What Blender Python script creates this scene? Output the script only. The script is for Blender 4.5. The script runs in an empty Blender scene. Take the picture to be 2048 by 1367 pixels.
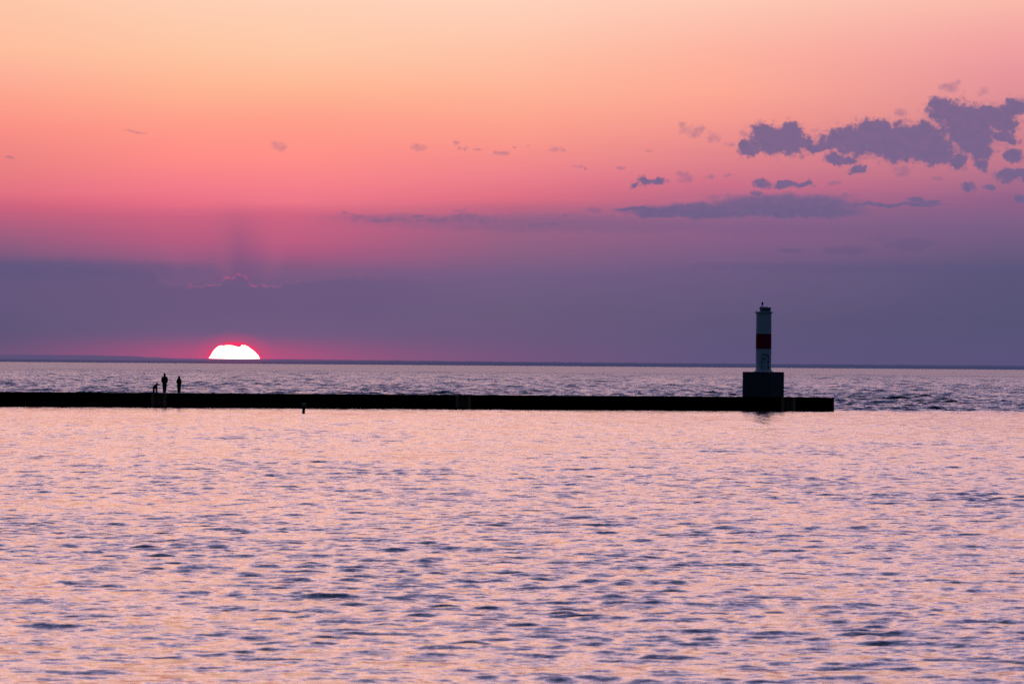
import bpy, bmesh, math
import numpy as np
from mathutils import Vector, Matrix

S = bpy.context.scene
COL = S.collection
R = math.radians
H_CAM = 4.09                      # eye height above the lake, metres
SUN_AZ, SUN_EL = -0.0489, 0.0022  # radians from +Y, above the horizon

# ---------------------------------------------------------------- camera
cam_d = bpy.data.cameras.new("camera")
cam = bpy.data.objects.new("camera", cam_d)
COL.objects.link(cam)
cam_d.sensor_width = 36.0
cam_d.lens = 11345.0 / 2048.0 * 36.0
cam_d.clip_start = 1.0
cam_d.clip_end = 400000.0
ROLL = math.atan(16 / 2048)
PITCH = math.atan(46.5 / 11345.0)
cam.matrix_world = (Matrix.Translation((0, 0, H_CAM)) @ Matrix.Rotation(math.pi / 2 + PITCH, 4, 'X')
                    @ Matrix.Rotation(ROLL, 4, 'Z'))
cam_d.dof.use_dof = True
cam_d.dof.focus_distance = 521.0
cam_d.dof.aperture_fstop = 8.0
S.camera = cam
S.view_settings.view_transform = 'Standard'
S.view_settings.look = 'None'
S.view_settings.exposure = 0.0
S.view_settings.gamma = 1.0
S.view_settings.use_curve_mapping = False
S.cycles.use_denoising = False
S.cycles.max_bounces = 6
S.cycles.sample_clamp_indirect = 4.0


def lin(c):
    out = []
    for v in c[:3]:
        v = v / 255.0
        out.append(v / 12.92 if v <= 0.04045 else ((v + 0.055) / 1.055) ** 2.4)
    return (out[0], out[1], out[2], 1.0)


# ---------------------------------------------------------------- node helper
class Nodes:
    def __init__(self, tree):
        self.t = tree
        tree.nodes.clear()

    def new(self, kind, **kw):
        n = self.t.nodes.new(kind)
        for k, v in kw.items():
            setattr(n, k, v)
        return n

    def put(self, sock, val):
        if isinstance(val, bpy.types.NodeSocket):
            self.t.links.new(val, sock)
        elif val is not None:
            sock.default_value = val

    def m(self, op, a, b=None, c=None, clamp=False):
        n = self.new('ShaderNodeMath', operation=op, use_clamp=clamp)
        for i, v in enumerate((a, b, c)):
            self.put(n.inputs[i], v)
        return n.outputs[0]

    def v(self, op, a, b=None, c=None):
        n = self.new('ShaderNodeVectorMath', operation=op)
        for i, x in enumerate((a, b, c)):
            self.put(n.inputs[i], x)
        return n.outputs['Value'] if op in ('DOT_PRODUCT', 'LENGTH') else n.outputs['Vector']

    def step(self, x, a, b, lo=0.0, hi=1.0, smooth=True):
        n = self.new('ShaderNodeMapRange', interpolation_type='SMOOTHSTEP' if smooth else 'LINEAR')
        for i, q in enumerate((x, a, b, lo, hi)):
            self.put(n.inputs[i], q)
        return n.outputs[0]

    def mix(self, f, a, b):
        n = self.new('ShaderNodeMix', data_type='RGBA')
        self.put(n.inputs[0], f)
        self.put(n.inputs[6], a)
        self.put(n.inputs[7], b)
        return n.outputs[2]

    def noise(self, vec, scale, detail=3.0, rough=0.5, lac=2.0, dims='3D'):
        n = self.new('ShaderNodeTexNoise', noise_dimensions=dims)
        self.put(n.inputs['Vector'], vec)
        n.inputs['Scale'].default_value = scale
        n.inputs['Detail'].default_value = detail
        n.inputs['Roughness'].default_value = rough
        n.inputs['Lacunarity'].default_value = lac
        return n

    def xyz(self, x, y, z=0.0):
        n = self.new('ShaderNodeCombineXYZ')
        for i, q in enumerate((x, y, z)):
            self.put(n.inputs[i], q)
        return n.outputs[0]

    def ramp(self, fac, stops):
        n = self.new('ShaderNodeValToRGB')
        self.put(n.inputs[0], fac)
        el = n.color_ramp.elements
        el[0].position, el[0].color = stops[0][0], stops[0][1]
        el[1].position, el[1].color = stops[-1][0], stops[-1][1]
        for p, c in stops[1:-1]:
            e = el.new(p)
            e.color = c
        return n.outputs[0]

    def fcurve(self, x, x0, x1, pts, y0, y1):
        """piecewise smooth function y(x) given by points"""
        t = self.step(x, x0, x1, smooth=False)
        n = self.new('ShaderNodeFloatCurve')
        self.put(n.inputs['Value'], t)
        cv = n.mapping.curves[0]
        q = [((a - x0) / (x1 - x0), (b - y0) / (y1 - y0)) for a, b in pts]
        cv.points[0].location, cv.points[1].location = q[0], q[-1]
        for a in q[1:-1]:
            cv.points.new(*a)
        for p in cv.points:
            p.handle_type = 'AUTO_CLAMPED'
        n.mapping.update()
        return self.m('MULTIPLY_ADD', n.outputs[0], y1 - y0, y0)


# ---------------------------------------------------------------- sky
# colours of the dusk sky by elevation (milliradians) at five azimuths (milliradians from +Y)
SKY_COLUMNS = [
    (-89.3, [(1.50, (98, 85, 122)), (6.33, (96, 85, 120)), (16.42, (102, 87, 125)), (19.76, (138, 92, 128)), (23.01, (168, 95, 128)), (26.95, (205, 99, 126)), (29.59, (226, 114, 130)), (36.17, (238, 134, 131)), (40.55, (250, 144, 134)), (45.81, (253, 162, 141)), (50.19, (253, 176, 153)), (54.57, (254, 190, 158)), (63.32, (253, 197, 168))]),
    (-58.7, [(1.74, (122, 88, 128)), (6.58, (112, 90, 127)), (13.45, (113, 90, 128)), (16.70, (129, 91, 130)), (19.16, (162, 92, 130)), (21.98, (183, 93, 129)), (25.50, (203, 99, 130)), (27.70, (232, 112, 134)), (30.77, (243, 124, 138)), (36.49, (255, 142, 136)), (42.64, (254, 159, 139)), (47.91, (254, 180, 147)), (54.93, (254, 197, 163)), (63.70, (253, 207, 180))]),
    (-37.6, [(1.91, (120, 88, 128)), (6.75, (114, 91, 128)), (13.80, (116, 91, 130)), (16.88, (132, 91, 130)), (19.26, (168, 90, 130)), (21.73, (188, 94, 130)), (26.13, (207, 101, 131)), (28.33, (236, 120, 137)), (30.97, (245, 128, 139)), (36.69, (255, 144, 137)), (42.85, (254, 161, 140)), (48.12, (254, 182, 148)), (55.15, (254, 200, 167)), (63.93, (254, 209, 183))]),
    (-0.2, [(1.76, (110, 86, 125)), (9.70, (107, 91, 125)), (15.86, (116, 93, 132)), (21.15, (146, 98, 132)), (25.56, (160, 100, 133)), (27.76, (190, 103, 132)), (29.52, (222, 112, 132)), (33.49, (237, 130, 140)), (38.77, (248, 149, 139)), (43.17, (253, 164, 143)), (48.45, (254, 180, 152)), (55.48, (254, 195, 168)), (64.27, (255, 210, 188))]),
    (37.3, [(1.61, (95, 85, 125)), (7.34, (96, 86, 122)), (16.15, (109, 91, 130)), (24.95, (145, 98, 138)), (27.59, (165, 104, 138)), (31.99, (205, 112, 138)), (38.15, (228, 136, 141)), (43.43, (245, 154, 144)), (48.71, (253, 169, 150)), (55.74, (253, 180, 161)), (64.52, (253, 200, 181))]),
    (87.2, [(2.00, (90, 82, 122)), (8.58, (86, 83, 118)), (17.36, (92, 86, 122)), (22.63, (115, 92, 130)), (29.65, (145, 98, 138)), (35.79, (190, 119, 141)), (42.81, (212, 134, 144)), (51.57, (232, 150, 156)), (55.95, (240, 160, 161)), (64.71, (250, 180, 168))]),
]
CLOUD_LOBES = [
    (46.55, 39.81, 4.52, 2.16), (44.28, 41.35, 2.16, 1.56), (48.62, 41.03, 2.43, 1.67), (41.70, 38.22, 1.74, 1.11), (51.41, 39.59, 1.74, 0.97),
    (63.19, 40.07, 6.95, 2.50), (56.26, 39.86, 2.43, 1.74), (69.08, 39.58, 7.30, 2.96), (73.59, 38.39, 3.13, 2.43), (72.36, 41.33, 2.09, 1.74),
    (64.57, 41.47, 4.17, 1.56), (57.67, 36.58, 2.61, 0.83), (60.63, 34.86, 1.46, 0.83), (75.67, 37.37, 1.74, 1.04), (53.85, 38.63, 1.46, 0.90),
    (75.61, 45.68, 2.61, 1.91), (79.08, 43.96, 4.52, 2.61), (80.83, 40.85, 3.65, 2.78), (81.88, 38.43, 2.09, 1.74), (84.60, 44.50, 3.13, 1.39),
    (88.73, 45.90, 3.13, 1.46), (86.51, 42.95, 2.09, 1.39), (86.70, 40.53, 1.91, 0.97), (78.10, 36.34, 1.46, 1.22), (82.59, 36.01, 0.97, 1.39),
    (87.59, 37.60, 1.74, 1.04), (23.34, 32.19, 1.46, 0.70), (25.59, 32.62, 1.11, 0.49), (43.83, 32.16, 1.39, 0.70), (47.65, 32.35, 2.16, 0.83),
    (50.43, 32.16, 2.09, 0.52), (42.80, 30.52, 1.22, 0.42), (80.38, 31.85, 1.25, 0.83), (88.13, 33.90, 2.78, 0.97), (84.01, 31.87, 0.90, 0.45),
    (89.72, 29.82, 1.04, 0.70), (43.83, 32.33, 1.04, 0.56),
]
WISP_LOBES = [
    (76.96, 49.66, 1.46, 1.04), (82.84, 48.65, 0.90, 0.59), (68.35, 44.78, 1.18, 0.76), (31.43, 41.45, 1.74, 1.04), (35.09, 40.53, 1.11, 0.87),
    (29.79, 42.37, 0.70, 0.42), (38.22, 39.23, 0.76, 0.49), (40.64, 40.81, 1.04, 0.56), (30.28, 33.28, 1.32, 0.76), (34.45, 33.41, 0.76, 0.38),
    (27.16, 32.57, 0.83, 0.31), (38.27, 33.51, 1.11, 0.24), (59.11, 30.17, 1.39, 0.49), (36.21, 30.02, 2.09, 0.42), (68.43, 34.56, 1.25, 0.90),
    (51.08, 37.40, 0.83, 0.49), (61.14, 36.94, 2.09, 0.42), (85.32, 41.22, 2.09, 2.09), (74.66, 33.31, 0.76, 0.31), (56.67, 32.41, 0.76, 0.42),
    (-16.64, 38.39, 1.10, 0.52), (-10.45, 38.96, 0.48, 0.28), (-9.41, 38.11, 0.76, 0.41), (-8.20, 37.95, 0.55, 0.48), (0.23, 38.36, 0.41, 0.24),
    (-2.00, 37.55, 1.17, 0.31), (2.99, 38.38, 0.48, 0.28), (7.47, 38.07, 1.21, 0.41), (8.50, 37.80, 0.62, 0.34), (11.45, 34.90, 0.76, 0.34),
    (12.83, 34.57, 0.41, 0.28), (18.85, 34.99, 0.41, 0.28), (-6.30, 37.62, 0.55, 0.21), (23.99, 37.85, 0.55, 0.34), (-7.24, 25.91, 3.86, 0.69),
    (-12.75, 25.46, 3.10, 0.45), (-9.32, 27.34, 1.31, 0.38), (-22.73, 25.38, 3.79, 0.38), (-26.18, 25.93, 2.41, 0.24), (-29.28, 26.32, 1.38, 0.21),
    (14.09, 27.18, 0.96, 0.55), (5.85, 24.81, 2.75, 0.34), (9.28, 26.56, 1.38, 0.21), (-16.54, 26.25, 1.17, 0.24), (-41.15, 38.33, 1.15, 0.71),
    (-66.84, 40.53, 1.76, 0.26), (-88.97, 35.82, 1.06, 0.18),
]
VEIL_LOBES = [
    (11.83, 25.03, 37.02, 1.50), (-17.27, 25.60, 14.10, 0.88), (54.08, 25.94, 37.02, 2.64), (-78.74, 16.08, 23.80, 1.76), (68.20, 17.50, 37.02, 1.06),
    (70.25, 21.91, 4.17, 1.18), (58.83, 20.63, 4.17, 0.76), (49.47, 20.56, 2.23, 0.42), (64.71, 22.74, 1.39, 0.49),
]
STRATUS_LOBES = [
    (71.23, 29.65, 1.60, 0.59), (73.14, 29.31, 2.09, 0.45), (47.68, 28.47, 13.21, 1.95), (50.11, 27.51, 11.47, 1.25), (33.45, 27.47, 10.43, 1.32),
    (27.55, 27.01, 6.95, 0.90), (23.38, 27.50, 5.22, 0.49), (66.74, 28.72, 9.04, 0.31),
]
BANK_TOP = [(-90.1, 17.03), (-84.9, 16.81), (-79.6, 16.95), (-72.6, 16.49), (-63.8, 15.77), (-60.3, 13.25), (-55.0, 13.39), (-51.5, 13.95), (-50.5, 14.92), (-49.3, 15.11), (-47.1, 14.95), (-45.8, 13.73), (-42.7, 13.40), (-39.6, 14.13), (-35.7, 14.52), (-28.6, 14.93), (-18.1, 14.84)]
LOW_BANK = [(-110, 1.3), (-90, 1.15), (-80, 1.2), (-71, 1.15), (-63, 0.9), (-52, 0.72), (-40, 0.75), (-20, 0.68), (0, 0.62),
            (40, 0.60), (90, 0.62), (110, 0.6)]


def build_sky():
    w = bpy.data.worlds.new("World")
    S.world = w
    w.use_nodes = True
    N = Nodes(w.node_tree)
    d = N.new('ShaderNodeTexCoord').outputs['Generated']
    sep = N.new('ShaderNodeSeparateXYZ')
    N.put(sep.inputs[0], d)
    x, y, z = sep.outputs
    az = N.m('ARCTAN2', x, y)
    u = N.m('MULTIPLY', az, 1000.0)
    el = N.m('ARCSINE', z)
    v0 = N.m('MULTIPLY', el, 1000.0)
    uv = N.xyz(u, v0)
    # slow drift of the strata so the gradient is not ruled
    sv = N.xyz(N.m('MULTIPLY', u, 0.12), v0)
    drift = N.noise(sv, 0.16, 4.0, 0.55, dims='2D').outputs[0]
    v = N.m('ADD', v0, N.m('MULTIPLY', N.m('SUBTRACT', drift, 0.5), 1.6))
    # low sky: one ramp per azimuth
    tv = N.m('DIVIDE', v, 66.0, clamp=True)
    cs = []
    for uc, stops in SKY_COLUMNS:
        cs.append((uc, N.ramp(tv, [(p / 66.0, lin(c)) for p, c in stops])))
    low = cs[0][1]
    for (ua, _), (ub, cb) in zip(cs[:-1], cs[1:]):
        low = N.mix(N.step(u, ua, ub, smooth=False), low, cb)
    # high sky facing the sunset, and the sky behind the camera
    q = N.m('SQRT', N.m('DIVIDE', N.m('MAXIMUM', el, 0.0), math.pi / 2))
    pos = lambda deg: math.sqrt(deg / 90.0)
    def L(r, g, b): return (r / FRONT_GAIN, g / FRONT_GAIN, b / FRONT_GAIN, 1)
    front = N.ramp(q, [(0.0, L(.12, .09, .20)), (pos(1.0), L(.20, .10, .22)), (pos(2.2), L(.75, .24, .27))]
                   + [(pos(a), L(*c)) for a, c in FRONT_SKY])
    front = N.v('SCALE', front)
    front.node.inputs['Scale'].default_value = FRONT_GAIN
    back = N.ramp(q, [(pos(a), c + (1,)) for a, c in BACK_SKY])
    # away from the sun's bearing the afterglow cools to lavender
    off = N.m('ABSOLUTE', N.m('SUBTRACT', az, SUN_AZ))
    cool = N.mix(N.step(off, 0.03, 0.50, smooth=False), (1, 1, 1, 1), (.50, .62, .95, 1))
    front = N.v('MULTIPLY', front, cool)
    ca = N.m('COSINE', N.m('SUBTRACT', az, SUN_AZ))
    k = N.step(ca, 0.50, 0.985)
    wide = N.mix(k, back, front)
    # physically based twilight contributes a faint bluish fill
    nis = N.new('ShaderNodeTexSky', sky_type='NISHITA')
    nis.sun_disc = False
    nis.sun_elevation = SUN_EL
    nis.sun_rotation = SUN_AZ
    nis.ozone_density = 3.0
    fill = N.v('SCALE', nis.outputs[0])
    fill.node.inputs['Scale'].default_value = 0.02
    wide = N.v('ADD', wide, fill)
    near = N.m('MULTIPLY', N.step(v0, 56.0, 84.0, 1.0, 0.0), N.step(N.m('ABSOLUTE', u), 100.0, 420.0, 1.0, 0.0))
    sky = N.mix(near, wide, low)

    # broad veil of cloud over the horizon, its ragged top catching the sun
    wn = N.noise(uv, 0.55, 6.0, 0.6, dims='2D')
    wob = N.m('SUBTRACT', wn.outputs[0], 0.5)
    top = N.fcurve(u, -90.1, -18.1, BANK_TOP, 12.0, 18.0)
    rag = N.m('SUBTRACT', N.m('ADD', v0, N.m('MULTIPLY', wob, 2.4)), top)
    lm = N.m('MULTIPLY', N.step(u, -30.0, 0.0, 1.0, 0.0), N.step(u, -105.0, -92.0))
    bank = N.m('MULTIPLY', N.m('MULTIPLY', N.step(rag, -0.35, 0.35, 1.0, 0.0), N.step(v0, 4.0, 10.0)), N.m('MULTIPLY', lm, 0.45))
    sky = N.mix(bank, sky, lin((103, 87, 127)))
    # shadow thrown up from the cloud by the sun behind it
    du = N.m('SUBTRACT', u, -48.6)
    g = N.m('POWER', 2.718, N.m('MULTIPLY', N.m('MULTIPLY', du, du), -1 / 15.0))
    ray = N.m('MULTIPLY', N.m('MULTIPLY', g, 0.46), N.m('MULTIPLY', N.step(v0, 16.0, 31.0, 1.0, 0.0), N.step(v0, 13.0, 15.5)))
    sky = N.mix(ray, sky, lin((118, 84, 126)))
    fan = N.m('SINE', N.m('MULTIPLY', N.m('DIVIDE', du, N.m('MAXIMUM', N.m('ADD', v0, 6.0), 1.0)), 17.0))
    fg = N.m('POWER', 2.718, N.m('MULTIPLY', N.m('MULTIPLY', du, du), -1 / 130.0))
    fan = N.m('MULTIPLY', N.m('MULTIPLY', N.m('MAXIMUM', N.m('MULTIPLY', fan, -1.0), 0.0), N.m('MULTIPLY', fg, 0.055)),
              N.m('MULTIPLY', N.step(v0, 16.0, 34.0, 1.0, 0.0), N.step(v0, 13.5, 17.0)))
    sky = N.mix(fan, sky, lin((250, 130, 140)))
    # red glow either side of the sun under the cloud
    gu = N.m('ABSOLUTE', N.m('SUBTRACT', u, -48.9))
    gl = N.m('POWER', 2.718, N.m('MULTIPLY', gu, -1 / 17.0))
    glow = N.m('MULTIPLY', N.m('MULTIPLY', gl, 0.85), N.step(v0, 0.6, 5.6, 1.0, 0.0))
    sky = N.mix(glow, sky, lin((214, 76, 124)))
    # tight red aureole on the cloud round the disc
    a1 = N.m('MULTIPLY', N.m('SUBTRACT', u, -48.9), 1 / 4.85)
    a2 = N.m('MULTIPLY', N.m('SUBTRACT', v0, 0.4), 1 / 3.35)
    ar = N.m('SQRT', N.m('ADD', N.m('MULTIPLY', a1, a1), N.m('MULTIPLY', a2, a2)))
    sky = N.mix(N.step(ar, 0.9, 1.7, 0.34, 0.0), sky, lin((222, 70, 120)))
    sky = N.mix(N.step(ar, 0.93, 1.06, 0.9, 0.0), sky, lin((252, 52, 104)))

    # cumulus and wisps as lobes with a noisy outline
    wa = N.noise(uv, 0.30, 5.0, 0.52, dims='2D').outputs['Color']
    wv = N.v('SUBTRACT', wa, (0.5, 0.5, 0.5))
    p = N.v('ADD', uv, N.v('MULTIPLY', wv, (4.6, 3.4, 0.0)))
    fine = N.noise(uv, 0.8, 4.0, 0.55, dims='2D').outputs[0]
    mid = N.noise(N.v('MULTIPLY', uv, (0.8, 1.0, 1.0)), 0.7, 4.0, 0.6, dims='2D').outputs[0]

    def field(lobes, pp):
        best = None
        for cu, cv, ru, rv in lobes:
            s = N.v('MULTIPLY_ADD', pp, (1 / ru, 1 / rv, 0.0), (-cu / ru, -cv / rv, 0.0))
            r2 = N.v('DOT_PRODUCT', s, s)
            best = r2 if best is None else N.m('MINIMUM', best, r2)
        return best
    big = [l for l in CLOUD_LOBES if l[2] > 1.4]
    small = [l for l in CLOUD_LOBES if l[2] <= 1.4]
    # the larger lobes melt into one another
    acc = None
    for cu, cv, ru, rv in big:
        sv_ = N.v('MULTIPLY_ADD', p, (1 / ru, 1 / rv, 0.0), (-cu / ru, -cv / rv, 0.0))
        ex = N.m('POWER', 0.08, N.v('DOT_PRODUCT', sv_, sv_))
        acc = ex if acc is None else N.m('ADD', acc, ex)
    f1 = N.m('DIVIDE', N.m('LOGARITHM', N.m('MAXIMUM', acc, 1e-9), 2.718281828), -2.526)
    p2 = N.v('ADD', uv, N.v('MULTIPLY', wv, (3.0, 1.6, 0.0)))
    f2 = field(small, p2)
    f3 = field(WISP_LOBES, p2)
    nz = N.m('MULTIPLY', N.m('SUBTRACT', fine, 0.5), 2.4)
    nm = N.m('MULTIPLY', N.m('SUBTRACT', mid, 0.5), 3.0)
    # undersides fray more than the tops
    d1 = N.m('MULTIPLY', N.step(N.m('ADD', f1, N.m('MULTIPLY', nz, N.step(f1, 0.15, 1.0))), 0.55, 1.75, 1.0, 0.0), 0.94)
    d2 = N.m('MULTIPLY', N.step(N.m('ADD', N.m('ADD', f2, nz), N.m('MULTIPLY', nm, 0.6)), 0.2, 2.3, 1.0, 0.0), 0.95)
    d3 = N.m('MULTIPLY', N.step(N.m('ADD', N.m('ADD', f3, nz), N.m('MULTIPLY', nm, 1.5)), -0.9, 2.3, 1.0, 0.0), 0.46)
    f4 = field(VEIL_LOBES, N.v('ADD', uv, N.v('MULTIPLY', wv, (5.0, 1.0, 0.0))))
    d4 = N.m('MULTIPLY', N.step(N.m('ADD', f4, N.m('MULTIPLY', nm, 0.4)), 0.0, 1.9, 1.0, 0.0), 0.40)
    f5 = field(STRATUS_LOBES, N.v('ADD', uv, N.v('MULTIPLY', wv, (4.0, 1.5, 0.0))))
    d5 = N.m('MULTIPLY', N.step(N.m('ADD', f5, N.m('MULTIPLY', nz, 0.18)), 0.35, 1.6, 1.0, 0.0), 0.9)
    dens = N.m('MAXIMUM', N.m('MAXIMUM', N.m('MAXIMUM', d1, d2), d3), d5)
    # thin scraps torn off round the larger clouds
    torn = N.m('MULTIPLY', N.step(f1, 0.9, 3.4, 1.0, 0.0), N.step(N.m('ADD', fine, N.m('MULTIPLY', mid, 0.7)), 0.84, 1.06))
    dens = N.m('MAXIMUM', dens, N.m('MULTIPLY', torn, 0.4))
    ccol = N.mix(N.step(v0, 17.0, 33.0), lin((88, 85, 127)), lin((114, 99, 140)))
    ccol = N.mix(N.m('MULTIPLY', N.step(mid, 0.35, 0.75), 0.14), ccol, lin((158, 110, 144)))
    sky = N.mix(d4, sky, N.mix(N.step(v0, 20.0, 27.0), lin((92, 86, 127)), lin((122, 98, 138))))
    sky = N.mix(dens, sky, ccol)

    # sunlit rim of the bank
    rw = N.m('POWER', 2.718, N.m('MULTIPLY', N.m('MULTIPLY', rag, rag), -34.0))
    rm = N.m('MULTIPLY', N.step(N.m('ABSOLUTE', N.m('SUBTRACT', u, -48.0)), 1.5, 15.0, 1.0, 0.0), N.step(fine, 0.30, 0.60))
    sky = N.mix(N.m('MULTIPLY', N.m('MULTIPLY', rw, rm), 0.38), sky, lin((218, 92, 130)))

    # slate band lying on the horizon
    lb = N.fcurve(u, -110.0, 110.0, LOW_BANK, 0.0, 2.0)
    e = N.m('SUBTRACT', N.m('ADD', v0, N.m('MULTIPLY', wob, 0.22)), lb)
    lbm = N.m('MULTIPLY', N.step(e, -0.12, 0.1, 1.0, 0.0), N.step(N.m('ABSOLUTE', u), 110.0, 300.0, 1.0, 0.0))
    bc = N.mix(N.step(u, -60.0, 0.0), lin((90, 80, 118)), lin((64, 67, 102)))
    bc = N.mix(N.step(v0, 0.1, 0.55, 0.9, 0.0), bc, lin((58, 62, 98)))
    sky = N.mix(N.m('MULTIPLY', lbm, 0.92), sky, bc)

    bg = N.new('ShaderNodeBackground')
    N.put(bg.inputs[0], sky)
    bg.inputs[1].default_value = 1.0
    out = N.new('ShaderNodeOutputWorld')
    N.put(out.inputs[0], bg.outputs[0])
    w.cycles.sampling_method = 'MANUAL'
    w.cycles.sample_map_resolution = 1024


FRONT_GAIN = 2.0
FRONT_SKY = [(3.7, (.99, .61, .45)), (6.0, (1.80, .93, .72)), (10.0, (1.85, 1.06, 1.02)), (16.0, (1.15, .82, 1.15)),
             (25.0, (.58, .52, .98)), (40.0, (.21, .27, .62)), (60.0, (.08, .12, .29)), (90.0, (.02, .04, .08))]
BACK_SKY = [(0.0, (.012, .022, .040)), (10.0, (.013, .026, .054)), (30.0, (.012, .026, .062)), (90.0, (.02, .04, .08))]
build_sky()

# the low sun, almost extinguished by the air on the horizon
sl = bpy.data.lights.new("sunlight", 'SUN')
sl.energy = 0.0008
sl.color = (1.0, 0.45, 0.35)
sl.angle = R(0.53)
so = bpy.data.objects.new("sunlight", sl)
COL.objects.link(so)
sun_dir = Vector((math.sin(SUN_AZ) * math.cos(SUN_EL), math.cos(SUN_AZ) * math.cos(SUN_EL), math.sin(SUN_EL)))
so.rotation_euler = sun_dir.to_track_quat('Z', 'Y').to_euler()
so.location = (0, 0, 60)

# ---------------------------------------------------------------- materials
def mat(name, col, rough=0.7, var=0.25, scale=3.0, col2=None, metallic=0.0, stretch=(1, 1, 1), spec=0.3):
    m = bpy.data.materials.new(name)
    m.use_nodes = True
    N = Nodes(m.node_tree)
    p = N.v('MULTIPLY', N.new('ShaderNodeTexCoord').outputs['Object'], stretch)
    n = N.noise(p, scale, 5.0, 0.6).outputs[0]
    c1 = tuple(col) + (1,)
    c2 = (tuple(col2) if col2 else tuple(c * (1 - var) for c in col)) + (1,)
    c = N.mix(N.step(n, 0.38, 0.66), c1, c2)
    b = N.new('ShaderNodeBsdfPrincipled')
    N.put(b.inputs['Base Color'], c)
    b.inputs['Roughness'].default_value = rough
    b.inputs['Metallic'].default_value = metallic
    b.inputs['Specular IOR Level'].default_value = spec
    o = N.new('ShaderNodeOutputMaterial')
    N.put(o.inputs[0], b.outputs[0])
    return m


M = dict(
    white=mat("white_paint", (.80, .80, .79), .5, .10, 1.2, col2=(.70, .71, .70), stretch=(1, 1, .3)),
    door=mat("door_paint", (.74, .75, .75), .5, .08, 2.0),
    red=mat("red_paint", (.40, .006, .05), .5, .2, 1.5, spec=0.05),
    concrete=mat("dark_concrete", (.098, .10, .105), .9, .3, 1.5, col2=(.08, .083, .088), spec=0.1),
    cap=mat("weathered_concrete", (.07, .068, .066), .9, .4, 1.0, spec=0.1),
    pile=mat("rusted_sheet_piling", (.022, .017, .016), .95, .5, 1.5, stretch=(1, 1, .2), spec=0.02),
    timber=mat("fender_timber", (.78, .30, .20), .9, .4, 2.0, stretch=(1, 1, .15), spec=0.05),
    rust=mat("rusty_steel", (.10, .05, .04), .85, .4, 6.0, spec=0.1),
    board=mat("rust_stained_board", (.34, .13, .09), .9, .4, 2.5, spec=0.05),
    steel=mat("dull_steel", (.22, .23, .24), .6, .3, 4.0, metallic=0.3),
    dark=mat("black_fitting", (.012, .012, .014), .6, .2, 5.0),
    lamp_glass=mat("dark_lens", (.05, .012, .012), .2, .2, 5.0),
    hinge=mat("dark_hinge", (.13, .13, .14), .7, .2, 5.0),
    post=mat("weathered_pile", (.10, .09, .10), .9, .4, 3.0, stretch=(1, 1, .2), spec=0.1),
    jacket=mat("black_jacket", (.010, .010, .011), .9, .3, 9.0, spec=0.05),
    coat=mat("dark_green_coat", (.012, .018, .017), .9, .3, 9.0, spec=0.05),
    jeans=mat("blue_jeans", (.035, .07, .13), .9, .3, 12.0, spec=0.05),
    leggings=mat("dark_trousers", (.012, .013, .018), .9, .3, 12.0, spec=0.05),
    skin=mat("skin", (.35, .22, .17), .6, .1, 8.0),
    hair=mat("dark_hair", (.018, .012, .010), .8, .3, 20.0),
    shoe=mat("dark_shoes", (.015, .015, .015), .8, .2, 10.0),
    fur=mat("black_fur", (.018, .014, .012), .95, .4, 18.0, spec=0.05),
    leash=mat("leash_webbing", (.02, .02, .02), .8, .2, 10.0),
)


# ---------------------------------------------------------------- object helpers
def link(name, me, m=None, parent=None, loc=(0, 0, 0), rot=(0, 0, 0)):
    o = bpy.data.objects.new(name, me)
    COL.objects.link(o)
    if m is not None:
        me.materials.append(m)
    if parent is not None:
        o.parent = parent
    o.location = loc
    o.rotation_euler = rot
    return o


def empty(name, loc, rotz=0.0):
    o = bpy.data.objects.new(name, None)
    COL.objects.link(o)
    o.empty_display_size = 0.3
    o.location = loc
    o.rotation_euler = (0, 0, rotz)
    return o


def tag(o, label, cat, group=None):
    o["label"] = label
    o["category"] = cat
    if group:
        o["group"] = group
    return o


def dup(root, loc, rotz, label=None):
    r = root.copy()
    COL.objects.link(r)
    r.location = loc
    r.rotation_euler = (0, 0, rotz)
    if label:
        r["label"] = label
    for ch in list(root.children):
        c = ch.copy()
        COL.objects.link(c)
        c.parent = r
        for g in list(ch.children):
            q = g.copy()
            COL.objects.link(q)
            q.parent = c
    return r


def bm_obj(name, bm, m, parent=None, loc=(0, 0, 0), rot=(0, 0, 0), smooth=False, bevel=0.0):
    if bevel:
        bmesh.ops.bevel(bm, geom=[e for e in bm.edges if e.calc_face_angle(0) > 0.6], offset=bevel, segments=2,
                        affect='EDGES', clamp_overlap=True)
    me = bpy.data.meshes.new(name)
    bm.normal_update()
    bm.to_mesh(me)
    bm.free()
    if smooth:
        for p in me.polygons:
            p.use_smooth = True
        try:
            me.set_sharp_from_angle(angle=R(35))
        except Exception:
            pass
    return link(name, me, m, parent, loc, rot)


def box(bm, x0, x1, y0, y1, z0, z1, rot=None):
    mtx = Matrix.Translation(((x0 + x1) / 2, (y0 + y1) / 2, (z0 + z1) / 2)) @ Matrix.Diagonal((x1 - x0, y1 - y0, z1 - z0, 1))
    if rot is not None:
        mtx = rot @ mtx
    bmesh.ops.create_cube(bm, size=1.0, matrix=mtx)


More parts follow.
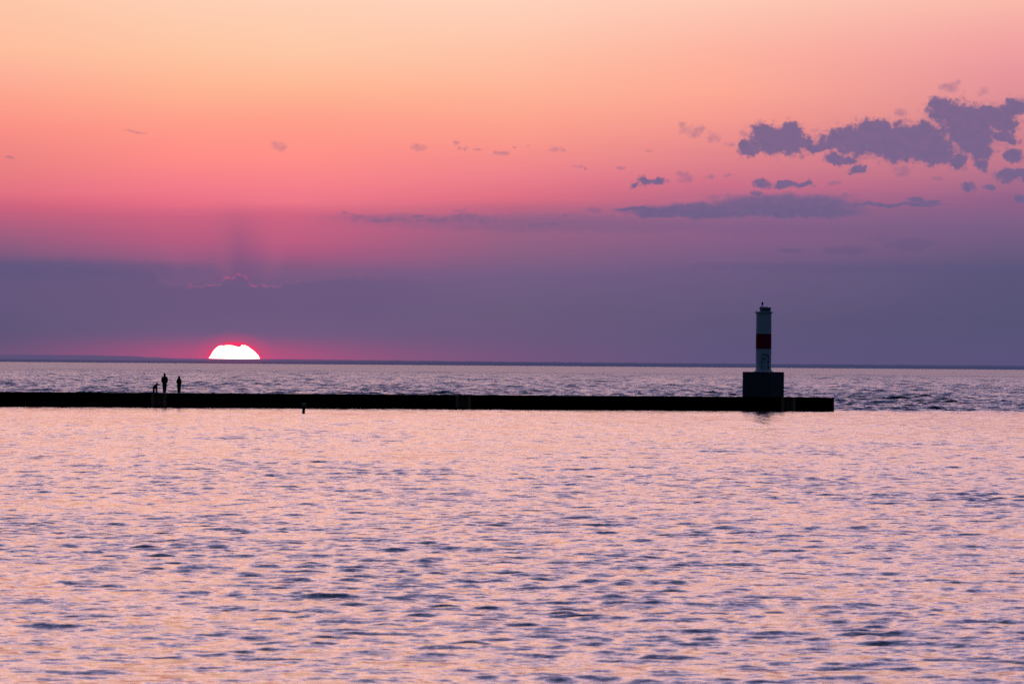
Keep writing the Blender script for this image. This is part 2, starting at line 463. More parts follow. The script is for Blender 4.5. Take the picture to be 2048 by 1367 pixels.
def lathe(bm, prof, seg=48, cx=0.0, cy=0.0):
    """closed solid of revolution from (radius, z) points"""
    rings = []
    for r, z in prof:
        if r <= 1e-6:
            rings.append([bm.verts.new((cx, cy, z))])
        else:
            rings.append([bm.verts.new((cx + r * math.cos(2 * math.pi * i / seg), cy + r * math.sin(2 * math.pi * i / seg), z))
                          for i in range(seg)])
    for a, b in zip(rings[:-1], rings[1:]):
        for i in range(seg):
            j = (i + 1) % seg
            va = [a[0]] if len(a) == 1 else [a[i], a[j]]
            vb = [b[0]] if len(b) == 1 else [b[j], b[i]]
            if len(va) + len(vb) >= 3:
                bm.faces.new(va + vb)
    bmesh.ops.recalc_face_normals(bm, faces=bm.faces)


def arc_plate(bm, rad, a0, a1, z0, z1, thick, seg=10):
    """curved plate lying on a cylinder, angles in radians (0 = +X)"""
    ring = []
    for i in range(seg + 1):
        a = a0 + (a1 - a0) * i / seg
        c, s = math.cos(a), math.sin(a)
        ring.append([bm.verts.new((r * c, r * s, z)) for r, z in ((rad, z0), (rad + thick, z0), (rad + thick, z1), (rad, z1))])
    for a, b in zip(ring[:-1], ring[1:]):
        for k in range(4):
            bm.faces.new((a[k], b[k], b[(k + 1) % 4], a[(k + 1) % 4]))
    bm.faces.new(ring[0])
    bm.faces.new(ring[-1][::-1])
    bmesh.ops.recalc_face_normals(bm, faces=bm.faces)


def skin_obj(name, joints, bones, m, parent=None, voxel=0.011, smooth=6):
    """continuous rounded body over a skeleton; joints: (x, y, z, rx, ry[, rz]) with ellipsoid radii"""
    bm = bmesh.new()
    src = bmesh.new()
    bmesh.ops.create_icosphere(src, subdivisions=2, radius=1.0)
    unit = [v.co.copy() for v in src.verts]
    src.free()
    for a, b in bones:
        vs = []
        for j in (joints[a], joints[b]):
            rx = j[3]
            ry = j[4] if len(j) > 4 else rx
            rz = j[5] if len(j) > 5 else min(rx, ry)
            vs += [bm.verts.new((j[0] + p.x * rx, j[1] + p.y * ry, j[2] + p.z * rz)) for p in unit]
        h = bmesh.ops.convex_hull(bm, input=vs)
        junk = {g for g in h['geom_interior'] + h['geom_unused'] if isinstance(g, bmesh.types.BMVert)}
        bmesh.ops.delete(bm, geom=list(junk), context='VERTS')
    me = bpy.data.meshes.new(name + "_rough")
    bm.to_mesh(me)
    bm.free()
    o = bpy.data.objects.new(name + "_tmp", me)
    COL.objects.link(o)
    rm = o.modifiers.new("remesh", 'REMESH')
    rm.mode = 'VOXEL'
    rm.voxel_size = voxel
    rm.use_smooth_shade = True
    sm = o.modifiers.new("smooth", 'SMOOTH')
    sm.factor = 0.5
    sm.iterations = smooth
    dg = bpy.context.evaluated_depsgraph_get()
    out = bpy.data.meshes.new_from_object(o.evaluated_get(dg))
    out.name = name
    bpy.data.objects.remove(o)
    bpy.data.meshes.remove(me)
    out.materials.clear()
    for p in out.polygons:
        p.use_smooth = True
    return link(name, out, m, parent)


# ---------------------------------------------------------------- water
def build_water():
    rng = np.random.default_rng(7)
    # rows: fine where the camera looks, ever coarser to the horizon
    ys = [-40000.0, -9000.0, -2500.0, -700.0, -200.0, -60.0, -20.0, 0.0, 10.0, 18.0, 25.0, 32.0]
    y = 38.0
    while y < 45000.0:
        ys.append(y)
        if y < 66: dy = 0.5
        elif y < 530: dy = 0.10 + 0.20 * (y - 66) / 464.0
        elif y < 1300: dy = 0.30 + 0.40 * (y - 530) / 770.0
        elif y < 3200: dy = 0.70 + 0.9 * (y - 1300) / 1900.0
        else: dy = 1.6 + (y - 3200) * 0.02
        y += dy
    ys.append(45000.0)
    ys = np.array(ys)
    t = [0.0]
    while t[-1] < 6.0:
        a = t[-1]
        t.append(a + (0.00050 if a < 0.112 else 0.0005 + (a - 0.112) * 0.12))
    t = np.array(t)
    t = np.concatenate([-t[:0:-1], t])
    ny, nt = len(ys), len(t)
    far = np.concatenate([[1.0 if abs(q) >= 5 else 0.0 for q in t]])
    dyv = np.gradient(ys)
    dtv = np.gradient(t)
    # wave components: wavelength, slope weight; wind from the lake, a little from the right
    K = []
    def add(n, l0, l1, slope, spread, set_):
        for _ in range(n):
            lam = l0 * (l1 / l0) ** rng.random()
            th = rng.normal(0, spread) + math.radians(8)
            K.append((lam, th, rng.random() * 2 * math.pi, slope / math.sqrt(n) * math.sqrt(2), set_))
    add(12, 2.6, 7.0, INNER_SLOPE[0], 0.38, 0)
    add(22, 1.1, 2.6, INNER_SLOPE[1], 0.50, 0)
    add(30, 0.34, 1.0, INNER_SLOPE[2], 0.62, 0)
    add(12, 5.0, 14.0, OUTER_SLOPE[0], 0.35, 1)
    add(20, 2.0, 5.0, OUTER_SLOPE[1], 0.5, 1)
    add(20, 0.9, 2.0, OUTER_SLOPE[2], 0.6, 1)
    verts = np.zeros((ny, nt, 3), np.float32)
    X0 = np.maximum(ys, 30.0)[:, None] * t[None, :]
    X0 += np.where(np.abs(t) >= t[-1] * 0.99, np.sign(t) * 40000.0, 0.0)[None, :]
    Y0 = np.repeat(ys[:, None], nt, axis=1)
    # slow groups of higher and lower waves (gust patches)
    gust = np.zeros_like(X0)
    for _ in range(14):
        lam = 10 * (70 / 10) ** rng.random()
        th = rng.random() * 2 * math.pi
        gust += np.sin((X0 * math.sin(th) * 1.0 + Y0 * math.cos(th) * 0.35) * 2 * math.pi / lam + rng.random() * 6.28)
    gust = np.clip(1.0 + 0.065 * gust, 0.5, 1.6)
    # pier line: calm in its lee, rough lake outside
    line = 533.58 + (X0 - 30.34) * math.tan(math.radians(13.17))
    wig = 3.0 * np.sin(X0 * 0.21 + 1.0) + 2.0 * np.sin(X0 * 0.47)
    right = np.clip((X0 - 30.3) / 6.0, 0, 1)
    dl = Y0 - line - wig * right
    outer = np.clip((dl + 6 * right) / (2.0 + 14.0 * right), 0, 1)
    calm = np.interp(-dl, [0, 20, 90, 200, 330, 450], LEE)      # growing with fetch towards the camera
    ext = np.where((np.abs(X0) < 40000) & (Y0 > 32), 1.0, 0.0)
    for i0 in range(0, ny, 400):
        i1 = min(ny, i0 + 400)
        X, Y = X0[i0:i1], Y0[i0:i1]
        Z = np.zeros_like(X); DX = np.zeros_like(X); DY = np.zeros_like(X)
        sp = np.maximum(np.maximum(ys[i0:i1], 30.0)[:, None] * dtv[None, :], dyv[i0:i1, None])
        if True:
            for lam, th, ph, sl_, set_ in K:
                mask = outer[i0:i1] if set_ else (1 - outer[i0:i1]) * calm[i0:i1]
                w_ = np.clip((lam / sp - 2.2) / 2.0, 0, 1) * mask
                if not w_.any():
                    continue
                k = 2 * math.pi / lam
                a = sl_ / k
                s, c = math.sin(th), math.cos(th)
                P = (X * s + Y * c) * k + ph
                A = a * w_
                Z += A * np.cos(P)
                sn = np.sin(P) * A * 0.8
                DX += sn * s * -1
                DY += sn * c * -1
        e = ext[i0:i1] * gust[i0:i1] * np.clip((Y - 34) / 10, 0, 1) * np.clip((30000 - Y) / 10000, 0, 1)
        verts[i0:i1, :, 0] = X + DX * e
        verts[i0:i1, :, 1] = Y + DY * e
        verts[i0:i1, :, 2] = Z * e
    me = bpy.data.meshes.new("lake_water")
    idx = np.arange(ny * nt, dtype=np.int32).reshape(ny, nt)
    quads = np.stack([idx[:-1, :-1], idx[:-1, 1:], idx[1:, 1:], idx[1:, :-1]], axis=-1).reshape(-1, 4)
    me.vertices.add(ny * nt)
    me.vertices.foreach_set("co", verts.reshape(-1))
    nf = len(quads)
    me.loops.add(nf * 4)
    me.loops.foreach_set("vertex_index", quads.reshape(-1))
    me.polygons.add(nf)
    me.polygons.foreach_set("loop_start", np.arange(0, nf * 4, 4, dtype=np.int32))
    me.polygons.foreach_set("use_smooth", np.ones(nf, dtype=bool))
    at = me.attributes.new("choppiness", 'FLOAT', 'POINT')
    chop = outer + np.clip((Y0 - 700) / 2500.0, 0, 1) * outer
    at.data.foreach_set("value", chop.astype(np.float32).reshape(-1))
    me.update()
    print("water", ny, nt, nf)

    m = bpy.data.materials.new("lake_water")
    m.use_nodes = True
    N = Nodes(m.node_tree)
    geo = N.new('ShaderNodeNewGeometry')
    P = geo.outputs['Position']
    ch = N.new('ShaderNodeAttribute', attribute_name="choppiness").outputs['Fac']
    half = (0.5, 0.5, 0.5)
    n1 = N.v('SUBTRACT', N.noise(N.v('MULTIPLY', P, (1.0, 1.4, 1.0)), 4.5, 4.0, 0.66).outputs['Color'], half)
    n2 = N.v('SUBTRACT', N.noise(N.v('MULTIPLY', P, (0.7, 1.2, 1.0)), 1.1, 2.0, 0.5).outputs['Color'], half)
    # catspaws: patches of stronger ripple strung out down the wind
    n3 = N.v('SUBTRACT', N.noise(N.v('MULTIPLY', P, (1.0, 0.03, 1.0)), 1.6, 4.0, 0.75).outputs['Color'], half)
    a1 = N.step(ch, 0.0, 1.0, RIPPLE[0], RIPPLE[1], smooth=False)
    s1 = N.v('SCALE', N.v('ADD', n1, N.v('MULTIPLY', n2, (.7, .7, .7))))
    N.put(s1.node.inputs['Scale'], a1)
    s3 = N.v('SCALE', n3)
    N.put(s3.node.inputs['Scale'], N.step(ch, 0.0, 1.0, RIPPLE[2], RIPPLE[3], smooth=False))
    nn = N.v('NORMALIZE', N.v('ADD', geo.outputs['Normal'], N.v('MULTIPLY', N.v('ADD', s1, s3), (1, 1, 0))))
    b = N.new('ShaderNodeBsdfPrincipled')
    b.inputs['Base Color'].default_value = (.004, .010, .022, 1)
    rg = N.step(ch, 0.0, 1.0, WROUGH[0], WROUGH[1], smooth=False)
    N.put(b.inputs['Roughness'], N.m('ADD', rg, N.step(ch, 1.0, 2.0, 0.0, WROUGH[2], smooth=False)))
    b.inputs['IOR'].default_value = 1.333
    N.put(b.inputs['Normal'], nn)
    o = N.new('ShaderNodeOutputMaterial')
    N.put(o.inputs[0], b.outputs[0])
    ob = link("water", me, m)
    ob["kind"] = "structure"
    return ob


INNER_SLOPE = (0.022, 0.026, 0.110)
OUTER_SLOPE = (0.07, 0.125, 0.19)
LEE = [0.45, 0.6, 0.8, 0.95, 1.05, 1.15]
RIPPLE = (0.66, 1.25, 0.10, 1.5)
WROUGH = (0.10, 0.22, 0.13)
build_water()


# ---------------------------------------------------------------- the sun
def build_sun():
    D = 60000.0
    k = D / 1000.0                        # metres per milliradian
    # the visible piece between the cloud above and the bank below: outline in milliradians
    top = [(-53.35, 0.85), (-53.0, 1.4), (-52.6, 2.1), (-52.2, 2.55), (-51.7, 2.95), (-51.3, 3.08), (-50.9, 3.0), (-50.4, 3.12),
           (-49.8, 3.15), (-49.3, 3.1), (-48.8, 2.98), (-48.35, 2.88), (-48.0, 2.78), (-47.8, 2.9), (-47.62, 3.25), (-47.4, 3.1),
           (-47.1, 3.18), (-46.8, 3.05), (-46.4, 2.85), (-46.0, 2.55), (-45.5, 2.2), (-45.0, 1.75), (-44.65, 1.3), (-44.4, 0.85)]
    u0, u1 = top[0][0], top[-1][0]
    n, mseg = 90, 20
    bm = bmesh.new()
    rings = []
    for i in range(n + 1):
        u = u0 + (u1 - u0) * i / n
        zt = float(np.interp(u, [q[0] for q in top], [q[1] for q in top]))
        zt += 0.05 * math.sin(u * 23.0) * math.sin(u * 9.1) if 0 < i < n else 0
        zb = 0.80 - 0.07 * math.sin(math.pi * i / n)
        half = max((zt - zb) / 2, 0.02)
        mid = (zt + zb) / 2
        depth = math.sqrt(max(0.0, 1 - ((u + 48.9) / 4.7) ** 2)) * 4.7 + 0.05
        ring = []
        for j in range(mseg):
            a = 2 * math.pi * j / mseg
            ring.append(bm.verts.new(((u + 48.9) * k, depth * math.cos(a) * k, (mid + half * math.sin(a)) * k)))
        rings.append(ring)
    for a, b in zip(rings[:-1], rings[1:]):
        for j in range(mseg):
            bm.faces.new((a[j], a[(j + 1) % mseg], b[(j + 1) % mseg], b[j]))
    bm.faces.new(rings[0][::-1])
    bm.faces.new(rings[-1])
    bmesh.ops.recalc_face_normals(bm, faces=bm.faces)
    m = bpy.data.materials.new("sun_surface")
    m.use_nodes = True
    N = Nodes(m.node_tree)
    e = N.new('ShaderNodeEmission')
    tc = N.new('ShaderNodeTexCoord').outputs['Object']
    nz = N.noise(tc, 0.02, 3.0, 0.6).outputs[0]
    N.put(e.inputs[0], N.mix(N.step(nz, 0.4, 0.75), (1.0, .80, .62, 1), (1.0, .72, .55, 1)))
    e.inputs[1].default_value = 3.0
    o = N.new('ShaderNodeOutputMaterial')
    N.put(o.inputs[0], e.outputs[0])
    a = SUN_AZ
    ob = bm_obj("sun", bm, m, loc=(D * math.sin(a), D * math.cos(a), H_CAM), rot=(0, 0, -a), smooth=True)
    tag(ob, "white setting sun cut by cloud, sinking onto the lake horizon", "sun")


build_sun()

# ---------------------------------------------------------------- pier
PIER_ROT = R(13.166)
P_END = Vector((30.337, 533.579, 0))
P_TOP = 1.29
P_WID = 5.4


def on_pier(s, t, z=P_TOP):
    """s metres along the pier (0 at its end, negative to the left), t metres in from its near edge"""
    c, sn = math.cos(PIER_ROT), math.sin(PIER_ROT)
    return Vector((P_END.x + s * c - t * sn, P_END.y + s * sn + t * c, z))


def build_pier():
    root = empty("pier", P_END, PIER_ROT)
    tag(root, "long low black pier of steel sheet piling running out to the lighthouse", "pier")
    rng = np.random.default_rng(3)
    L = 320.0
    bm = bmesh.new()
    box(bm, -L, -0.31, 0.305, P_WID - 0.305, 0.93, P_TOP - 0.03)
    bm_obj("concrete_deck", bm, M['cap'], root, bevel=0.02)
    # corrugated piling: front wall, end wall and back wall as one folded strip
    path = []
    def run(x0, y0, x1, y1):
        ln = math.hypot(x1 - x0, y1 - y0)
        n = max(1, int(ln / 0.9))
        dx, dy = (x1 - x0) / n, (y1 - y0) / n
        ux, uy = dx / math.hypot(dx, dy), dy / math.hypot(dx, dy)
        nx, ny = -uy, ux      # inward for a path running left -> end -> back
        for i in range(n):
            for f, d in ((0.0, 0.0), (0.38, 0.0), (0.5, 0.22), (0.88, 0.22)):
                path.append((x0 + dx * (i + f) + nx * d, y0 + dy * (i + f) + ny * d))
    run(-L, 0.0, 0.0, 0.0)
    run(0.0, 0.0, 0.0, P_WID)
    run(0.0, P_WID, -L, P_WID)
    bm = bmesh.new()
    prev = None
    for x, y in path:
        jit = rng.normal(0, 0.006)
        a, b = bm.verts.new((x, y, -1.2)), bm.verts.new((x, y, P_TOP - 0.10 + jit))
        if prev:
            bm.faces.new((prev[0], a, b, prev[1]))
        prev = (a, b)
    g = bmesh.ops.solidify(bm, geom=bm.faces[:], thickness=0.012)
    bm_obj("sheet_piling", bm, M['pile'], root)
    bm = bmesh.new()
    box(bm, -L, 0.02, -0.03, 0.30, P_TOP - 0.13, P_TOP)
    box(bm, -L, 0.02, P_WID - 0.30, P_WID + 0.03, P_TOP - 0.13, P_TOP)
    box(bm, -0.28, 0.025, 0.30, P_WID - 0.30, P_TOP - 0.13, P_TOP - 0.003)
    bm_obj("edge_channel", bm, M['pile'], root, bevel=0.012)
    # three ladder bays, each two timber fenders with rungs between
    for s0, s1 in ((-65.02, -63.63), (-36.49, -35.06), (-5.18, -3.82)):
        bay = empty("ladder", (s0, 0, 0))
        bay.parent = root
        w = s1 - s0
        for x in (0.0, w - 0.24):
            bm = bmesh.new()
            box(bm, x, x + 0.24, -0.20, -0.035, 0.02 + rng.random() * .05, P_TOP - 0.02)
            bm_obj("fender", bm, M['timber'], bay, bevel=0.02)
        bm = bmesh.new()
        for x in (w * 0.5 - 0.24, w * 0.5 + 0.20):
            box(bm, x, x + 0.045, -0.15, -0.09, -0.5, P_TOP + 0.0)
        for i in range(6):
            box(bm, w * 0.5 - 0.195, w * 0.5 + 0.20, -0.135, -0.105, -0.2 + i * 0.27, -0.17 + i * 0.27)
        bm_obj("rungs", bm, M['rust'], bay)
        bm = bmesh.new()
        box(bm, 0.243, w - 0.243, -0.075, -0.036, 0.10, P_TOP - 0.06)
        bm_obj("backing_board", bm, M['board'], bay)
    return root


build_pier()


def build_cleat(loc, label):
    r = empty("mooring_cleat", loc, PIER_ROT)
    tag(r, label, "cleat", "mooring cleats on the pier edge")
    bm = bmesh.new()
    box(bm, -0.12, 0.12, -0.07, 0.07, 0.0, 0.025)
    bm_obj("base_plate", bm, M['dark'], r, bevel=0.005)
    for x in (-0.07, 0.07):
        bm = bmesh.new()
        lathe(bm, [(0, .025), (.028, .025), (.022, .11), (0, .11)], 12, x)
        bm_obj("post", bm, M['dark'], r, smooth=True)
    bm = bmesh.new()
    bmesh.ops.create_cone(bm, cap_ends=True, segments=12, radius1=0.024, radius2=0.024, depth=0.40,
                          matrix=Matrix.Translation((0, 0, 0.13)) @ Matrix.Rotation(math.pi / 2, 4, 'Y'))
    bm_obj("horn", bm, M['dark'], r, smooth=True)
    return r


c0 = build_cleat(on_pier(-66.08, 0.5), "small dark mooring cleat on the pier edge, left of the dog")
dup(c0, on_pier(-38.24, 0.5), PIER_ROT, "small dark mooring cleat on the pier edge near the middle ladder")


# ---------------------------------------------------------------- lighthouse
def build_lighthouse():
    c = on_pier(-6.19, 2.6)
    root = empty("lighthouse", c, R(-2.54))           # local -Y faces the camera
    tag(root, "white cylindrical pierhead lighthouse with red band on dark square base", "lighthouse")
    F = 2.36
    bm = bmesh.new()
    s = 2.95 / 2
    rot = Matrix.Rotation(R(-25.3), 4, 'Z')
    box(bm, -s, s, -s, s, 0.0, F, rot)
    bm_obj("foundation", bm, M['concrete'], root, bevel=0.03)
    bm = bmesh.new()
    rb, rt = 0.745, 0.725
    z0 = F
    rad = lambda z: rb + (rt - rb) * (z - z0) / 5.58
    zr0, zr1 = z0 + 2.16, z0 + 3.58
    lathe(bm, [(0, z0 + .004), (.93, z0 + .004), (.93, z0 + .05), (.80, z0 + .10), (rb, z0 + .22), (rad(zr0), zr0 - .003), (0, zr0 - .003)], 64)
    bm_obj("tower", bm, M['white'], root, smooth=True)["label"] = "white lower drum with the door"
    bm = bmesh.new()
    lathe(bm, [(0, zr0), (rad(zr0) + .004, zr0), (rad(zr1) + .004, zr1), (0, zr1)], 64)
    bm_obj("red_band", bm, M['red'], root, smooth=True)
    bm = bmesh.new()
    lathe(bm, [(0, zr1 + .003), (rad(zr1), zr1 + .003), (rt, z0 + 5.50), (0, z0 + 5.50)], 64)
    bm_obj("tower", bm, M['white'], root, smooth=True)["label"] = "white upper drum"
    # gallery ring
    zg = z0 + 5.50
    bm = bmesh.new()
    lathe(bm, [(0, zg + .003), (.76, zg + .003), (.82, zg + .06), (.87, zg + .07), (.87, zg + .15), (.84, zg + .16), (0, zg + .16)], 64)
    bm_obj("gallery", bm, M['white'], root, smooth=True)
    bm = bmesh.new()
    lathe(bm, [(0, .163), (.025, .163), (.02, .26), (.035, .26), (.03, .31), (0, .31)], 12, -.66, -.2)
    bmesh.ops.translate(bm, verts=bm.verts, vec=(0, 0, zg))
    bm_obj("vent_pipe", bm, M['steel'], root, smooth=True)
    # lantern drum, flared at top
    zl = zg + .163
    bm = bmesh.new()
    lathe(bm, [(0, zl), (.60, zl), (.55, zl + .05), (.50, zl + .14), (.52, zl + .24), (.58, zl + .31), (.58, zl + .38), (.54, zl + .40), (0, zl + .43)], 48, .13)
    bm_obj("lantern_drum", bm, M['steel'], root, smooth=True)
    bm = bmesh.new()
    lathe(bm, [(0, zl + .44), (.36, zl + .42), (.30, zl + .47), (0, zl + .50)], 32, .16)
    bm_obj("drum_lid", bm, M['white'], root, smooth=True)
    # small white fog detector at the left
    bm = bmesh.new()
    lathe(bm, [(0, .40), (.07, .40), (.085, .44), (.07, .52), (0, .54)], 16, -.27, -.1)
    bmesh.ops.translate(bm, verts=bm.verts, vec=(0, 0, zl))
    bm_obj("sensor", bm, M['white'], root, smooth=True)
    # beacon
    be = bm_b = bmesh.new()
    lathe(be, [(0, zl + .42), (.045, zl + .42), (.035, zl + .45), (.032, zl + .62), (.07, zl + .64), (0, zl + .64)], 16, -.14)
    bco = bm_obj("beacon", be, M['dark'], root, smooth=True)
    bm = bmesh.new()
    lathe(bm, [(0, zl + .643), (.085, zl + .643), (.10, zl + .67), (.10, zl + .84), (.085, zl + .90), (.04, zl + .94), (0, zl + .95)], 24, -.14)
    bm_obj("lens", bm, M['lamp_glass'], bco, smooth=True)
    # door, to the right of the axis; angles on the cylinder measured from -Y
    th = lambda a: -math.pi / 2 + a
    door_a0, door_a1 = -0.18, 0.62
    bm = bmesh.new()
    arc_plate(bm, rb - .02, th(door_a0), th(door_a1), z0 + .22, z0 + 1.60, .055)
    d = bm_obj("door", bm, M['door'], root, smooth=True)
    bm = bmesh.new()
    arc_plate(bm, rb + .03, th(door_a0 - .05), th(door_a1 + .05), z0 + 1.60, z0 + 1.67, .05)
    arc_plate(bm, rb + .025, th(door_a0 - .05), th(door_a0), z0 + .20, z0 + 1.60, .02, 3)
    bm_obj("frame", bm, M['steel'], d)
    bm = bmesh.new()
    for i in range(4):
        arc_plate(bm, rb + .035, th(-.04), th(.19), z0 + 1.13 + .055 * i, z0 + 1.165 + .055 * i, .018, 5)
    bm_obj("vent", bm, M['hinge'], d)
    bm = bmesh.new()
    arc_plate(bm, rb + .03, th(.60), th(.65), z0 + .26, z0 + 1.54, .02, 3)
    for zz in (.34, .86, 1.32):
        arc_plate(bm, rb + .035, th(.53), th(.68), z0 + zz, z0 + zz + .17, .045, 4)
    bm_obj("hinge", bm, M['hinge'], d)
    bm = bmesh.new()
    arc_plate(bm, rb + .035, th(-.17), th(-.02), z0 + .92, z0 + .98, .02, 4)
    bm_obj("handle", bm, M['hinge'], d)
    bm = bmesh.new()
    arc_plate(bm, rb - .015, th(-.42), th(-.24), z0 + .35, z0 + .92, .045, 6)
    bm_obj("access_panel", bm, M['door'], root)
    bm = bmesh.new()
    arc_plate(bm, rb + .02, th(-.44), th(-.22), z0 + .90, z0 + .935, .03, 6)
    bm_obj("panel_trim", bm, M['hinge'], root)


build_lighthouse()

# ---------------------------------------------------------------- mooring post in the water
def build_post():
    r = empty("mooring_post", (-17.14, 467.5, 0.0))
    tag(r, "short dark wooden post standing in the water in front of the pier", "post")
    r.rotation_euler = (0, R(3.5), 0)
    bm = bmesh.new()
    lathe(bm, [(0, -1.2), (.125, -1.2), (.122, .2), (.118, .62), (0, .62)], 20)
    bm_obj("post", bm, M['post'], r, smooth=True)
    bm = bmesh.new()
    lathe(bm, [(0, .60), (.145, .60), (.15, .64), (.15, .78), (.12, .83), (0, .85)], 20)
    bm_obj("cap", bm, M['steel'], r, smooth=True)


build_post()


# ---------------------------------------------------------------- people (local +Y is the way they face: towards the sunset)
def build_person(loc, rotz, h, male, label):
    r = empty("person", loc, rotz)
    tag(r, label, "person")
    k = h / 1.75
    q = lambda pts: [tuple(c * k for c in p) for p in pts]
    if male:
        sh, hip, el, wr, kn, an = .175, .085, .245, .20, .075, .055
    else:
        sh, hip, el, wr, kn, an = .150, .085, .215, .180, .080, .074
    zf = .07
    # body: pelvis, spine, neck, head, arms (hands pushed into the pockets) and legs in one surface
    J = [(0, 0, .93, .14, .10, .10), (0, 0, 1.13, .125, .095, .10), (0, .01, 1.36, .14, .10, .10), (0, .0, 1.49, .055, .055, .05),
         (0, .01, 1.575, .065, .075, .06), (0, .015, 1.65, .078, .098, .08), (0, .01, 1.69, .070, .085, .065)]
    B = [(0, 1), (1, 2), (2, 3), (3, 4), (4, 5), (5, 6)]
    for s in (-1, 1):
        b = len(J)
        J += [(s * sh, .0, 1.40, .050), (s * el, -.05, 1.13, .042), (s * (wr - .01), .07, .99, .030), (s * (wr - .05), .11, .95, .034, .030)]
        B += [(2, b), (b, b + 1), (b + 1, b + 2), (b + 2, b + 3)]
        b = len(J)
        J += [(s * hip, 0, .86, .08), (s * kn, .02, .48, .055), (s * an, -.02, .09, .036), (s * (an + .015), .10, .04, .036, .04, .022)]
        B += [(0, b), (b, b + 1), (b + 1, b + 2), (b + 2, b + 3)]
    skin_obj("body", q(J), B, M['skin'], r)
    # trousers
    tw = 1.0 if male else .95
    J = [(0, 0, .96, .165, .125, .08)]
    B = []
    for s in (-1, 1):
        b = len(J)
        J += [(s * (hip + .01), 0, .82, .118 * tw, .12 * tw), (s * (kn + .005), .02, .48, .098 * tw, .10 * tw), (s * an, -.015, .12, .082 * tw, .085 * tw, .05)]
        B += [(0, b), (b, b + 1), (b + 1, b + 2)]
    skin_obj("trousers", q(J), B, M['jeans'] if male else M['leggings'], r)
    # jacket or long coat
    if male:
        J = [(0, 0, .88, .19, .145, .04), (0, 0, 1.0, .20, .15), (0, .0, 1.18, .20, .15), (0, .01, 1.35, .195, .135, .10), (0, .0, 1.47, .085, .08, .05)]
    else:
        J = [(0, 0, .62, .20, .16, .04), (0, 0, .90, .20, .16), (0, .0, 1.12, .185, .15), (0, .01, 1.33, .155, .125, .10), (0, .0, 1.46, .085, .08, .05)]
    B = [(0, 1), (1, 2), (2, 3), (3, 4)]
    for s in (-1, 1):
        b = len(J)
        J += [(s * (sh - .01), .0, 1.385, .075), (s * (sh + el) / 2, -.03, 1.26, .072), (s * el, -.05, 1.12, .066), (s * wr, .06, 1.00, .058), (s * (wr - .04), .11, .95, .055)]
        B += [(3, b), (b, b + 1), (b + 1, b + 2), (b + 2, b + 3), (b + 3, b + 4)]
    jk = skin_obj("jacket" if male else "coat", q(J), B, M['jacket'] if male else M['coat'], r)
    if male:
        skin_obj("hair", q([(0, -.012, 1.62, .098, .105, .085), (0, -.005, 1.69, .092, .100, .075)]), [(0, 1)], M['hair'], r)
        skin_obj("collar", q([(0, -.01, 1.475, .115, .095, .05), (0, -.02, 1.545, .095, .09, .035)]), [(0, 1)], M['jacket'], r)
    else:
        jk["label"] = "long dark coat reaching the thighs"
        skin_obj("hood", q([(0, -.02, 1.43, .145, .12, .05), (0, -.03, 1.52, .125, .12, .06), (0, -.02, 1.64, .115, .115, .09), (0, -.01, 1.68, .10, .105, .08)]),
                 [(0, 1), (1, 2), (2, 3)], M['coat'], r)
    for s in (-1, 1):
        skin_obj("shoe", q([(s * an, -.055, .05, .044, .045, .048), (s * (an + .005), .03, .05, .046, .045, .048), (s * (an + .012), .13, .036, .046, .04, .034), (s * (an + .016), .17, .032, .040, .04, .030)]),
                 [(0, 1), (1, 2), (2, 3)], M['shoe'], r, 0.009, 3)
    # face: nose, ears, mouth, eyes
    bm = bmesh.new()
    bmesh.ops.create_cone(bm, cap_ends=True, segments=8, radius1=.016 * k, radius2=.006 * k, depth=.045 * k,
                          matrix=Matrix.Translation((0, .112 * k, 1.615 * k)) @ Matrix.Rotation(R(-25), 4, 'X'))
    bm_obj("nose", bm, M['skin'], r, smooth=True)
    for s in (-1, 1):
        bm = bmesh.new()
        bmesh.ops.create_uvsphere(bm, u_segments=10, v_segments=8, radius=.03 * k,
                                  matrix=Matrix.Translation((s * .078 * k, .01 * k, 1.625 * k)) @ Matrix.Diagonal((.35, .6, 1, 1)))
        bm_obj("ear", bm, M['skin'], r, smooth=True)
    bm = bmesh.new()
    bmesh.ops.create_uvsphere(bm, u_segments=12, v_segments=8, radius=.022 * k,
                              matrix=Matrix.Translation((0, .098 * k, 1.572 * k)) @ Matrix.Diagonal((1, .4, .35, 1)))
    bm_obj("mouth", bm, M['skin'], r, smooth=True)
    for s in (-1, 1):
        bm = bmesh.new()
        bmesh.ops.create_uvsphere(bm, u_segments=10, v_segments=8, radius=.012 * k,
                                  matrix=Matrix.Translation((s * .030 * k, .094 * k, 1.64 * k)))
        bm_obj("eye", bm, M['dark'], r, smooth=True)
    return r


build_person(on_pier(-63.53, 1.45, P_TOP - 0.04), R(4), 1.86, True, "tall person in dark jacket and blue jeans standing beside the dog")
build_person(on_pier(-62.18, 1.45, P_TOP - 0.04), R(-6), 1.62, False, "shorter person in long dark hooded coat, standing right of the tall one")


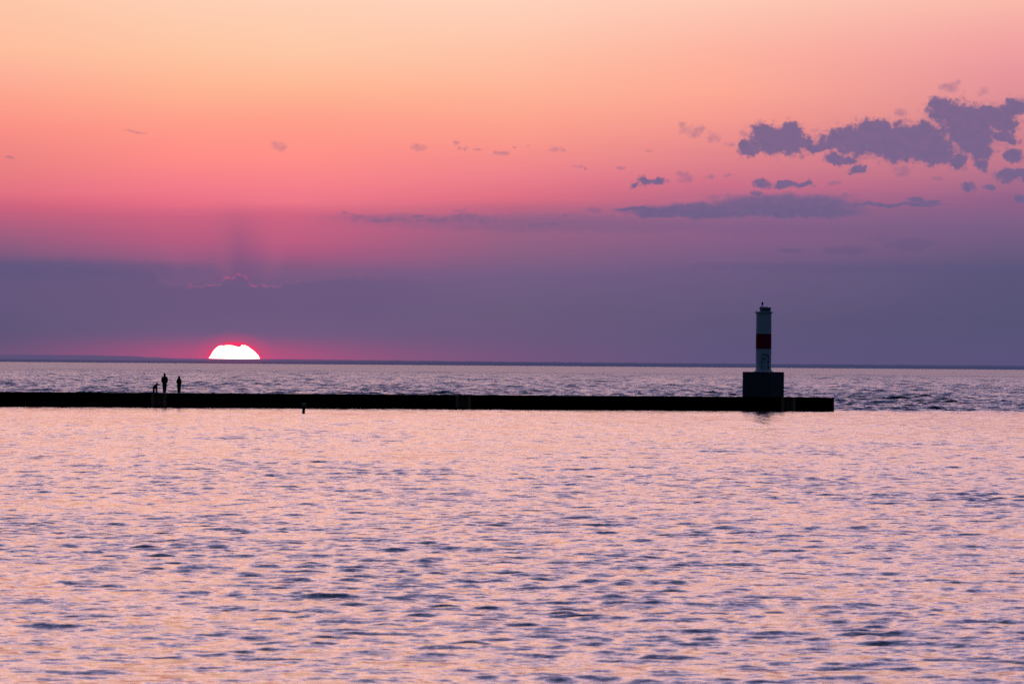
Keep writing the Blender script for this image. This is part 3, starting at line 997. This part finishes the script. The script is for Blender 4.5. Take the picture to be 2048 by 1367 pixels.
# ---------------------------------------------------------------- dog: local +X is forward
def build_dog(loc, rotz):
    r = empty("dog", loc, rotz)
    r.scale = (1.08, 1.14, 1.10)
    tag(r, "large dark dog standing on the pier, head turned right", "dog")
    J = [(-.30, 0, .60, .115, .125), (-.12, 0, .565, .14, .165), (.10, 0, .545, .145, .19), (.26, 0, .60, .115, .14), (.33, -.05, .69, .090, .10),
         (.37, -.10, .765, .095, .10), (.42, -.17, .745, .068, .068), (.45, -.23, .71, .050, .050), (.465, -.265, .69, .040, .036)]
    B = [(i, i + 1) for i in range(8)]
    for s in (-1, 1):
        b = len(J)                       # front leg: shoulder, elbow, wrist, paw
        J += [(.24, s * .09, .50, .075, .085), (.20, s * .11, .36, .056, .056), (.22, s * .11, .18, .048, .048), (.225, s * .11, .05, .044, .044), (.27, s * .11, .028, .040, .026)]
        B += [(3, b), (b, b + 1), (b + 1, b + 2), (b + 2, b + 3), (b + 3, b + 4)]
        b = len(J)                       # hind leg: hip, knee, hock, pastern, paw
        J += [(-.30, s * .09, .52, .095, .110), (-.22, s * .12, .36, .068, .075), (-.37, s * .125, .20, .048, .048), (-.35, s * .125, .05, .044, .044), (-.31, s * .125, .028, .040, .026)]
        B += [(0, b), (b, b + 1), (b + 1, b + 2), (b + 2, b + 3), (b + 3, b + 4)]
    b = len(J)                           # tail
    J += [(-.42, 0, .58, .035), (-.52, .01, .45, .032), (-.56, .02, .28, .026), (-.57, .02, .16, .012)]
    B += [(0, b), (b, b + 1), (b + 1, b + 2), (b + 2, b + 3)]
    J = [(a[0], a[1], a[2], min(a[3:]) * .95, a[3] * .98, a[-1] * .98) for a in J]
    skin_obj("body", J, B, M['fur'], r)
    for s in (-1, 1):
        bm = bmesh.new()
        bmesh.ops.create_cone(bm, cap_ends=True, segments=10, radius1=.036, radius2=.004, depth=.09,
                              matrix=Matrix.Translation((.36, -.095 + .06 * s, .87)) @ Matrix.Rotation(R(-8 * s), 4, 'X') @ Matrix.Diagonal((.5, 1, 1, 1)))
        bm_obj("ear", bm, M['fur'], r, smooth=True)
    bm = bmesh.new()
    bmesh.ops.create_uvsphere(bm, u_segments=10, v_segments=8, radius=.018, matrix=Matrix.Translation((.473, -.298, .705)))
    bm_obj("nose", bm, M['dark'], r, smooth=True)
    bm = bmesh.new()
    bmesh.ops.create_cone(bm, cap_ends=False, segments=20, radius1=.125, radius2=.12, depth=.03,
                          matrix=Matrix.Translation((.31, -.035, .665)) @ Matrix.Rotation(R(48), 4, 'Y'))
    bm_obj("collar", bm, M['leash'], r, smooth=True)


build_dog(on_pier(-64.36, 1.6, P_TOP - 0.034), R(87))
